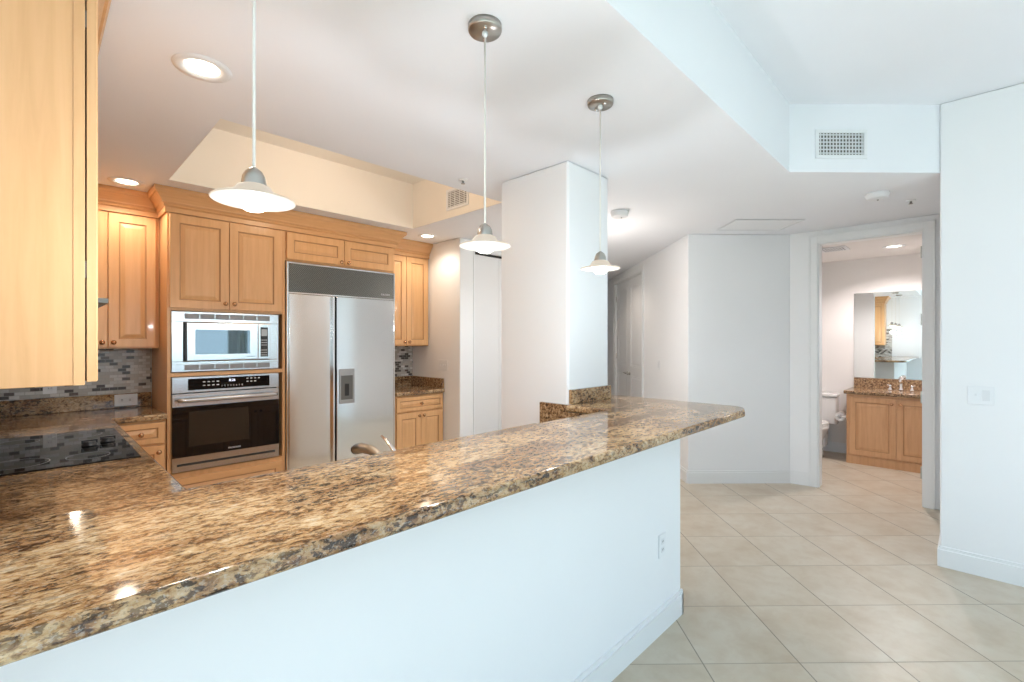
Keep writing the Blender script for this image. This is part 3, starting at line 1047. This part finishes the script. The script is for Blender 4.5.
MB().box(0.394, 0.418, -0.010, -0.001, 0.115, 1.849).build('centre_gap', 'slot', o)
MB().box(0.380, 0.398, -0.066, -0.034, 0.13, 1.845).build('handle', 'chrome', d1, 0.004, label='full height polished handle')
MB().box(0.414, 0.432, -0.066, -0.034, 0.13, 1.845).build('handle', 'chrome', d2, 0.004, label='full height polished handle')
DX0, DX1, DZ0, DZ1 = 0.452, 0.598, 0.880, 1.195
dp = MB().box(DX0, DX1, -0.040, -0.034, DZ0, DZ0 + 0.035).box(DX0, DX1, -0.040, -0.034, DZ1 - 0.06, DZ1).box(DX0, DX0 + 0.016, -0.040, -0.034, DZ0 + 0.035, DZ1 - 0.06).box(DX1 - 0.016, DX1, -0.040, -0.034, DZ0 + 0.035, DZ1 - 0.06)
dp = dp.build('dispenser', 'dispgrey', d2, 0.001)
MB().box(DX0 + 0.016, DX1 - 0.016, -0.0352, -0.034, DZ0 + 0.035, DZ1 - 0.06).build('recess', 'steel_dk', d2)
MB().box(0.505, 0.545, -0.0385, -0.0352, 0.95, 1.06).build('lever', 'blackpl', d2)

# cooktop
o = thing('cooktop', 'black glass electric cooktop set in the granite worktop', 'cooktop', (0.082, 3.135, CT + 0.0005))
MB().box(-0.265, 0.265, -0.485, 0.485, 0, 0.006).build('glass_top', 'blackglass', o, 0.002)
for (x, y, r) in ((-0.12, -0.30, 0.10), (0.10, -0.32, 0.075), (-0.12, 0.30, 0.075), (0.10, 0.33, 0.10)):
    b = MB()
    b.lathe([(r, 0), (r, 0.0004), (r - 0.003, 0.0004), (r - 0.003, 0)], (x, y, 0.0062), seg=40, cap=False)
    b.build('burner_ring', 'grey', o)
for (x, y) in ((0.122, -0.05), (0.195, 0.005)):
    k = MB().lathe([(0.030, 0), (0.030, 0.006), (0.026, 0.010), (0.024, 0.022), (0.0, 0.023)], (x, y, 0.0062), seg=24)
    k.box(x - 0.030, x + 0.030, y - 0.008, y + 0.008, 0.018, 0.036)
    k.build('knob', 'blackpl', o, 0.002)

# sink and faucet behind the bar
o = thing('sink', 'stainless undermount sink behind the bar', 'sink', (1.275, 1.71, 0.712))
b = MB()
b.box(-0.318, 0.318, -0.183, 0.183, 0.0, 0.004)
b.box(-0.322, -0.318, -0.187, 0.187, 0, 0.178).box(0.318, 0.322, -0.187, 0.187, 0, 0.178).box(-0.318, 0.318, -0.187, -0.183, 0, 0.178).box(-0.318, 0.318, 0.183, 0.187, 0, 0.178)
b.build('basin', 'steel', o)
MB().lathe([(0.04, 0), (0.04, 0.004), (0.0, 0.002)], (0, 0, 0.0045)).build('drain', 'chrome', o)
o = thing('kitchen_faucet', 'brushed nickel faucet rising behind the bar', 'faucet', (0.915, 1.49, CT))
MB().lathe([(0.030, 0), (0.030, 0.006), (0.024, 0.012), (0.023, 0.10), (0.021, 0.115), (0.0, 0.118)], (0, 0, 0.0005)).build('base', 'nickel', o)
pts = [(0, 0.015, 0.055), (0, 0.05, 0.070), (0, 0.10, 0.088), (0, 0.16, 0.100), (0, 0.22, 0.098), (0, 0.27, 0.086)]
MB().tube(pts, [0.019, 0.018, 0.018, 0.019, 0.021, 0.022], 14).build('spout', 'nickel', o)
MB().tube([(0, 0.268, 0.087), (0, 0.285, 0.080)], [0.020, 0.019], 14).build('spray_face', 'blackpl', o)
MB().tube([(0.012, 0.00, 0.104), (0.018, 0.02, 0.112), (0.02, 0.07, 0.140), (0.02, 0.115, 0.157)], [0.008, 0.0085, 0.0065, 0.005], 10, flat=0.7).build('handle', 'chrome', o, label='slim lever handle pointing up')


# ================================================================== LIGHTS
def spot(name, loc, power, col=(1, 0.80, 0.52), size=150, r=0.05, blend=0.6):
    l = bpy.data.lights.new(name, 'SPOT')
    l.energy = power
    l.color = col
    l.spot_size = math.radians(size)
    l.spot_blend = blend
    l.shadow_soft_size = r
    o = bpy.data.objects.new(name, l)
    COL.objects.link(o)
    o.location = loc
    return o


def downlight(label, loc, power, group=None, col=(1, 0.89, 0.74)):
    o = thing('recessed_downlight', label, 'ceiling light', loc, 0, group)
    MB().lathe([(0.102, -0.001), (0.100, -0.006), (0.078, -0.008), (0.059, -0.002), (0.059, -0.0005)], (0, 0, 0), seg=40, cap=False).build('trim_ring', 'plate', o)
    MB().lathe([(0.059, -0.0015), (0.035, -0.0035), (0.0, -0.004)], (0, 0, 0), seg=32, cap=False).build('lens', 'lens', o)
    s = spot('downlight_lamp', (0, 0, -0.02), power, col)
    s.parent = o
    return o

G = 'recessed ceiling lights'
downlight('large recessed ceiling light nearest the camera, left of the first pendant', (0.481, 2.193, HC), 27, G)
downlight('recessed ceiling light above the cabinets left of the oven tower', (0.462, 4.13, HC), 16, G)
downlight('recessed ceiling light in front of the cabinet right of the refrigerator', (2.88, 4.03, HC), 14, G)
downlight('added unseen ceiling light in the hall behind the white column', (3.20, 2.55, HC), 38, G, (0.95, 0.97, 1.0))  # added lamp, hidden by the column, to lift the angled wall
downlight('added unseen ceiling light deep in the hall facing the double doors', (5.50, 3.90, HC), 24, G, (1.0, 0.86, 0.74))  # added out of view to brighten the double doors
downlight('recessed ceiling light in the bathroom over the vanity', (6.62, 0.60, 2.49), 105, G, (1, 0.90, 0.88))


def pendant_parts(o):
    top = HC - 1.795
    c = MB().lathe([(0.0, top), (0.058, top - 0.0005), (0.058, top - 0.018), (0.055, top - 0.024), (0.0, top - 0.024)], seg=36).build('canopy', 'nickel', o, label='round satin nickel ceiling canopy')
    for s in (-1, 1):
        MB().lathe([(0.006, 0), (0.006, -0.006), (0.004, -0.010), (0, -0.010)], (0.032 * s, 0.008 * s, top - 0.024), seg=12).build('screw', 'chrome', c)
    MB().lathe([(0.010, top - 0.024), (0.010, top - 0.034), (0.004, top - 0.042), (0.0, top - 0.042)], seg=14).build('cord_grip', 'plate', o)
    MB().lathe([(0.0035, top - 0.04), (0.0035, 0.055)], seg=10).build('cord', 'cord', o)
    MB().lathe([(0.0035, 0.062), (0.009, 0.058), (0.018, 0.051), (0.0245, 0.038), (0.027, 0.022), (0.027, 0.014)], seg=28, cap=False).build('cap', 'nickel', o, label='satin nickel dome cap')
    MB().lathe([(0.025, 0.020), (0.036, 0.015), (0.043, 0.005), (0.048, -0.004), (0.058, -0.0095), (0.076, -0.0115), (0.087, -0.014), (0.0895, -0.017), (0.086, -0.0195),
                (0.066, -0.018), (0.050, -0.015), (0.040, -0.012)], seg=48, cap=False).build('shade', 'shade', o, label='flared frosted glass shade')
    MB().lathe([(0.038, 0.000), (0.040, -0.012), (0.038, -0.020), (0.030, -0.032), (0.018, -0.040), (0.0, -0.043)], seg=32, cap=False).build('bulb', 'bulb', o)
    l = bpy.data.lights.new('pendant_lamp', 'POINT')
    l.energy = 8.5
    l.color = (0.90, 0.95, 1.0)
    l.shadow_soft_size = 0.02
    lo = bpy.data.objects.new('pendant_lamp', l)
    COL.objects.link(lo)
    lo.location = (0, 0, -0.16)
    lo.parent = o

PG = 'pendant lamps in a row above the bar'
p0 = thing('pendant_lamp', 'nearest pendant lamp, hanging in front of the oven tower', 'pendant lamp', (0.366, 1.20, 1.795), 20, PG)
pendant_parts(p0)
copy_thing(p0, (1.097, 1.20, 1.795), 35, 'middle pendant lamp, hanging left of the white column', PG)
copy_thing(p0, (1.804, 1.20, 1.795), 55, 'farthest pendant lamp, hanging in front of the white column', PG)

# added flush lamp to brighten tray and kitchen (hidden by the tray's near edge)
o = thing('added_tray_lamp', 'added unseen round frosted lamp on the top of the ceiling tray', 'ceiling light', (1.62, 3.22, HH - 0.0085))
MB().lathe([(0.0, 0), (0.16, -0.0005), (0.16, -0.015), (0.0, -0.015)], seg=36).build('base', 'nickel', o)
MB().lathe([(0.15, -0.015), (0.14, -0.045), (0.09, -0.065), (0.0, -0.072)], seg=36, cap=False).build('diffuser', 'shade', o, label='frosted glass bowl')
l = bpy.data.lights.new('added_tray_light', 'POINT')
l.energy = 9.5
l.color = (1, 0.77, 0.55)
l.shadow_soft_size = 0.12
lo = bpy.data.objects.new('added_tray_light', l)
COL.objects.link(lo)
lo.location = (0, -0.2, -0.30)
lo.parent = o

# hall light for the warm glow
o = thing('hall_spotlight', 'small dark ceiling spotlight half hidden by the column', 'ceiling light', (3.72, 2.65, HC))
MB().lathe([(0.0, 0), (0.05, -0.0005), (0.05, -0.018), (0.0, -0.018)], seg=24).build('base', 'plate', o)
MB().tube([(0, 0, -0.018), (0, 0, -0.07), (0.02, -0.02, -0.11)], [0.03, 0.035, 0.042], 16).build('head', 'steel_dk', o)
l = bpy.data.lights.new('hall_lamp', 'POINT')
l.energy = 18
l.color = (1, 0.92, 0.86)
l.shadow_soft_size = 0.05
lo = bpy.data.objects.new('hall_lamp', l)
COL.objects.link(lo)
lo.location = (0.05, -0.05, -0.60)
lo.parent = o


# ceiling devices
def disc(name, label, cat, loc, r, h, m='plate', grp=None):
    o = thing(name, label, cat, loc, 0, grp)
    MB().lathe([(0.0, 0), (r, -0.0005), (r, -h * 0.45), (r * 0.93, -h * 0.5), (r * 0.90, -h * 0.92), (r * 0.84, -h), (0, -h)], seg=36).build('cover', m, o)
    MB().lathe([(0.006, 0), (0.006, -0.003), (0, -0.003)], (r * 0.4, 0, -h), seg=10).build('indicator', 'slot', o)
    return o

disc('smoke_detector', 'round white smoke detector in the hall beside the column', 'smoke detector', (3.468, 2.115, HC), 0.075, 0.045)
disc('smoke_detector', 'round white smoke detector in front of the bathroom door', 'smoke detector', (4.373, 0.492, HC), 0.075, 0.040)
def sprinkler(label, loc):
    o = thing('fire_sprinkler', label, 'sprinkler', loc)
    MB().lathe([(0, 0), (0.032, -0.0005), (0.030, -0.005), (0.014, -0.008), (0, -0.008)], seg=24).build('escutcheon', 'plate', o)
    MB().lathe([(0.008, -0.008), (0.008, -0.022), (0.014, -0.024), (0.014, -0.028), (0, -0.028)], seg=16).build('head', 'nickel', o)
sprinkler('small white sprinkler on the kitchen ceiling above the middle pendant', (2.046, 2.457, HC))
sprinkler('tiny dark sprinkler on the ceiling beside the bathroom passage', (4.771, 0.33, HC))


def vent(name, label, loc, deg, wd, ht, nv, nh, fr=0.025, m='plate', slatm='plate2', grp=None):
    """origin: centre bottom, on a wall face y=0 facing -y"""
    o = thing(name, label, 'vent', loc, deg, grp)
    w2 = wd / 2
    MB().box(-w2, w2, -0.010, -0.0005, 0, fr).box(-w2, w2, -0.010, -0.0005, ht - fr, ht).box(-w2, -w2 + fr, -0.010, -0.0005, fr, ht - fr).box(w2 - fr, w2, -0.010, -0.0005, fr, ht - fr).build('frame', m, o, 0.002)
    MB().box(-w2 + fr, w2 - fr, -0.002, -0.0005, fr, ht - fr).build('backing', 'steel_dk', o)
    b = MB()
    for k in range(nv):
        x = -w2 + fr + (k + 0.5) * (wd - 2 * fr) / nv
        b.box(x - 0.0028, x + 0.0028, -0.008, -0.003, fr, ht - fr)
    for k in range(nh):
        z = fr + (k + 0.5) * (ht - 2 * fr) / nh
        b.box(-w2 + fr, w2 - fr, -0.007, -0.002, z - 0.0035, z + 0.0035)
    b.build('blades', slatm, o)
    return o

fx, fy = 3.42 + 0.695 * 0.333, 0.835 - 0.695 * 0.333
vent('air_vent', 'white air grille on the angled fascia above the passage', (3.42 + 0.236, 0.835 - 0.236, 2.628), -45, 0.335, 0.185, 14, 6, 0.022)
vent('air_vent', 'small air grille inside the ceiling tray', (TX1 - 0.0045, 3.19, 2.605), -90, 0.30, 0.185, 4, 9, 0.022, slatm='plate2')

# ceiling return panel (axis aligned with the camera axis, 45 degrees)
def camfloor(lat, z):
    return (0.716 * z + 0.698 * lat, 0.698 * z - 0.716 * lat)
cx, cy = camfloor(2.31, 4.40)
o = thing('return_air_panel', 'square white access panel flush in the ceiling before the angled wall', 'vent', (cx, cy, HC), -45.74)
MB().box(-0.30, 0.30, -0.19, 0.19, -0.004, -0.0005).build('panel', 'plate', o)
MB().box(-0.31, 0.31, -0.20, -0.185, -0.010, -0.004).box(-0.31, 0.31, 0.185, 0.20, -0.010, -0.004).box(-0.31, -0.295, -0.185, 0.185, -0.010, -0.004).box(0.295, 0.31, -0.185, 0.185, -0.010, -0.004).build('frame', 'plate2', o)
o = thing('bath_exhaust_vent', 'square exhaust grille on the bathroom ceiling', 'vent', (6.32, 1.10, 2.49))
MB().box(-0.13, 0.13, -0.13, 0.13, -0.012, -0.0005).build('cover', 'plate2', o, 0.003)
b = MB()
for k in range(8):
    b.box(-0.10, 0.10, -0.098 + k * 0.026, -0.084 + k * 0.026, -0.0135, -0.012)
b.build('slots', 'grey', o)


# wall plates (origin centre of plate)
def plate(label, loc, deg, kinds, horizontal=False, cat='switch', name='switch_plate'):
    o = thing(name, label, cat, loc, deg)
    n = len(kinds)
    wd, ht = 0.072 + 0.046 * (n - 1), 0.116
    if horizontal:
        wd, ht = ht + 0.024, 0.090
    MB().box(-wd / 2, wd / 2, -0.006, -0.0005, -ht / 2, ht / 2).build('plate', 'plate', o, 0.0025)
    for i, k in enumerate(kinds):
        x = (i - (n - 1) / 2) * 0.046
        if horizontal:
            r = MB().box(-0.045, 0.045, -0.008, -0.006, -0.018, 0.018).build('receptacle', 'plate2', o, 0.002)
            for s in (-1, 1):
                MB().box(s * 0.024 - 0.008, s * 0.024 + 0.006, -0.0085, -0.008, 0.003, 0.006).build('slot', 'slot', r)
                MB().box(s * 0.024 - 0.008, s * 0.024 + 0.006, -0.0085, -0.008, -0.006, -0.003).build('slot', 'slot', r)
            break
        if k == 'o':
            for s in (-1, 1):
                r = MB().box(x - 0.015, x + 0.015, -0.008, -0.006, s * 0.020 - 0.013, s * 0.020 + 0.013).build('receptacle', 'plate2', o, 0.003)
                for q in (-1, 1):
                    MB().box(x + q * 0.006 - 0.001, x + q * 0.006 + 0.001, -0.0085, -0.008, s * 0.020 - 0.003, s * 0.020 + 0.006).build('slot', 'slot', r)
        elif k == 't':
            MB().box(x - 0.005, x + 0.005, -0.016, -0.006, -0.004, 0.010).build('toggle', 'plate2', o)
        else:
            MB().box(x - 0.0165, x + 0.0165, -0.009, -0.006, -0.033, 0.033).build('rocker', 'plate2', o, 0.001)
    return o

plate('double white plate with toggle and rocker on the right wall', (4.10, -0.047, 1.115), -90, 'td')
plate('white double switch plate on the tan wall by the corner cabinet', (3.16, 4.13, 1.185), -90, 'ttt')
plate('single white switch plate in the hall beside the double doors', (HX + 0.644, HY + 0.644, 1.16), -135, 'd')
plate('white outlet plate low on the half wall under the bar', (2.205, 1.105, 0.43), 0, 'o', cat='outlet', name='outlet_plate')
plate('horizontal white outlet plate on the granite upstand left of the ovens', (0.522, 4.702, 0.992), 0, 'o', True, 'outlet', 'outlet_plate')
plate('white outlet plate in the mosaic, seen mirrored in the cooktop', (0.10, 4.720, 1.13), 0, 'o', cat='outlet', name='outlet_plate')

# ================================================================== BATHROOM
# vanity, face u=6.82 facing -u, local x = -v, left end v=1.06
o = cabinet('bathroom_vanity', 'maple bathroom vanity cabinet with two doors', 'cabinet', (6.82, 1.06, 0), -90, 0.93, 0.525, 0.0, 0.82,
            [(0.03, 0.462, 0.11, 0.79, 0.425, 0.735), (0.466, 0.90, 0.11, 0.79, 0.503, 0.735)], wood='vwood')
MB().box(0, 0.93, -0.010, 0.0, 0.0, 0.09).build('plinth', 'vwood', o)
o = MB().box(6.785, 7.347, 0.125, 1.085, 0.822, 0.862).build('vanity_top', 'granite_dark', bevel=0.008, seg=3)
tag(o, 'brown granite vanity top in the bathroom', 'counter')
o = MB().box(7.325, 7.348, 0.125, 1.060, 0.863, 0.985).build('stone_upstand', 'granite_dark', bevel=0.002)
tag(o, 'brown granite upstand below the bathroom mirror', 'upstand')
o = MB().box(7.340, 7.349, 0.125, 1.06, 0.99, 2.055).build('wall_mirror', 'mirror')
tag(o, 'large frameless mirror above the bathroom vanity', 'mirror')
o = thing('bathroom_faucet', 'polished chrome bathroom faucet with two side handles', 'faucet', (7.20, 0.586, 0.8625), -90)
MB().lathe([(0.026, 0), (0.026, 0.01), (0.016, 0.03), (0.015, 0.10), (0.024, 0.125), (0.026, 0.145), (0.016, 0.165), (0, 0.168)], seg=20).tube([(0, 0, 0.12), (0, -0.05, 0.14), (0, -0.10, 0.125), (0, -0.115, 0.10)], [0.013, 0.013, 0.012, 0.011], 12).build('spout', 'chrome', o)
for s in (-1, 1):
    MB().lathe([(0.024, 0), (0.024, 0.008), (0.014, 0.025), (0.012, 0.045), (0.016, 0.058), (0, 0.066)], (0.10 * s, 0, 0), seg=16).tube([(0.10 * s, 0, 0.055), (0.10 * s + 0.03 * s, -0.01, 0.062)], [0.006, 0.005], 8).build('handle', 'chrome', o)

# toilet: tank against u=7.35, centre v=1.44; local -y = -u
o = thing('toilet', 'white two piece toilet beside the vanity', 'toilet', (7.34, 1.44, 0), -90)
b = MB().box(-0.225, 0.225, -0.20, -0.005, 0.38, 0.735)
b.build('tank', 'porcelain', o, 0.02, 4)
MB().box(-0.235, 0.235, -0.212, -0.002, 0.737, 0.772).build('tank_lid', 'porcelain', o, 0.010, 3)
def oval(ry, rx, cy, n=32):
    return [(rx * math.cos(2 * PI * i / n), cy + ry * math.sin(2 * PI * i / n)) for i in range(n)]
bm_ = MB()
rings = []
for (rx, ry, cy, z) in ((0.12, 0.22, -0.36, 0.0), (0.115, 0.21, -0.36, 0.04), (0.10, 0.17, -0.37, 0.10), (0.11, 0.18, -0.39, 0.20), (0.165, 0.24, -0.44, 0.30), (0.188, 0.265, -0.455, 0.37), (0.186, 0.262, -0.455, 0.395), (0.14, 0.20, -0.455, 0.397), (0.10, 0.14, -0.45, 0.28), (0.03, 0.04, -0.44, 0.20)):
    rings.append([bm_.bm.verts.new((x, y, z)) for x, y in oval(ry, rx, cy)])
for k in range(len(rings) - 1):
    for i in range(32):
        f = bm_.bm.faces.new((rings[k][i], rings[k][(i + 1) % 32], rings[k + 1][(i + 1) % 32], rings[k + 1][i]))
        f.smooth = True
bm_.bm.faces.new(rings[0]); bm_.bm.faces.new(rings[-1])
bm_.box(-0.11, 0.11, -0.26, -0.05, 0.10, 0.38)
bm_.build('bowl', 'porcelain', o)
MB().prism(oval(0.262, 0.187, -0.455), 0.400, 0.418).build('seat', 'porcelain', o, 0.005)
MB().prism(oval(0.260, 0.185, -0.455), 0.420, 0.440).build('lid', 'porcelain', o, 0.007)
MB().tube([(-0.17, -0.20, 0.68), (-0.17, -0.225, 0.68), (-0.10, -0.23, 0.675)], 0.007, 8).build('flush_lever', 'chrome', o)

# paper roll on the side of the vanity (vanity side faces +v)
o = thing('toilet_paper_holder', 'chrome holder on the side of the vanity', 'paper holder', (6.93, 1.062, 0.54), 180)
MB().lathe([(0.02, 0), (0.02, 0.008), (0.008, 0.014), (0.008, 0.075)], (0.08, 0, 0), 'y', 14).tube([(0.08, -0.07, 0), (0.08, -0.072, -0.001), (-0.07, -0.072, 0)], 0.007, 8).build('arm', 'chrome', o)
o = thing('toilet_paper_roll', 'white toilet paper roll hanging beside the vanity', 'toilet paper', (6.93, 1.135, 0.54), 180)
rl = MB()
rl.lathe([(0.019, -0.05), (0.055, -0.05), (0.055, 0.05), (0.019, 0.05), (0.019, -0.05)], (0, 0, -0.010), 'x', 32, cap=False)
rl.build('roll', 'paper', o)
MB().box(-0.048, 0.048, -0.0560, -0.0545, -0.10, -0.015).build('loose_sheet', 'paper', o)
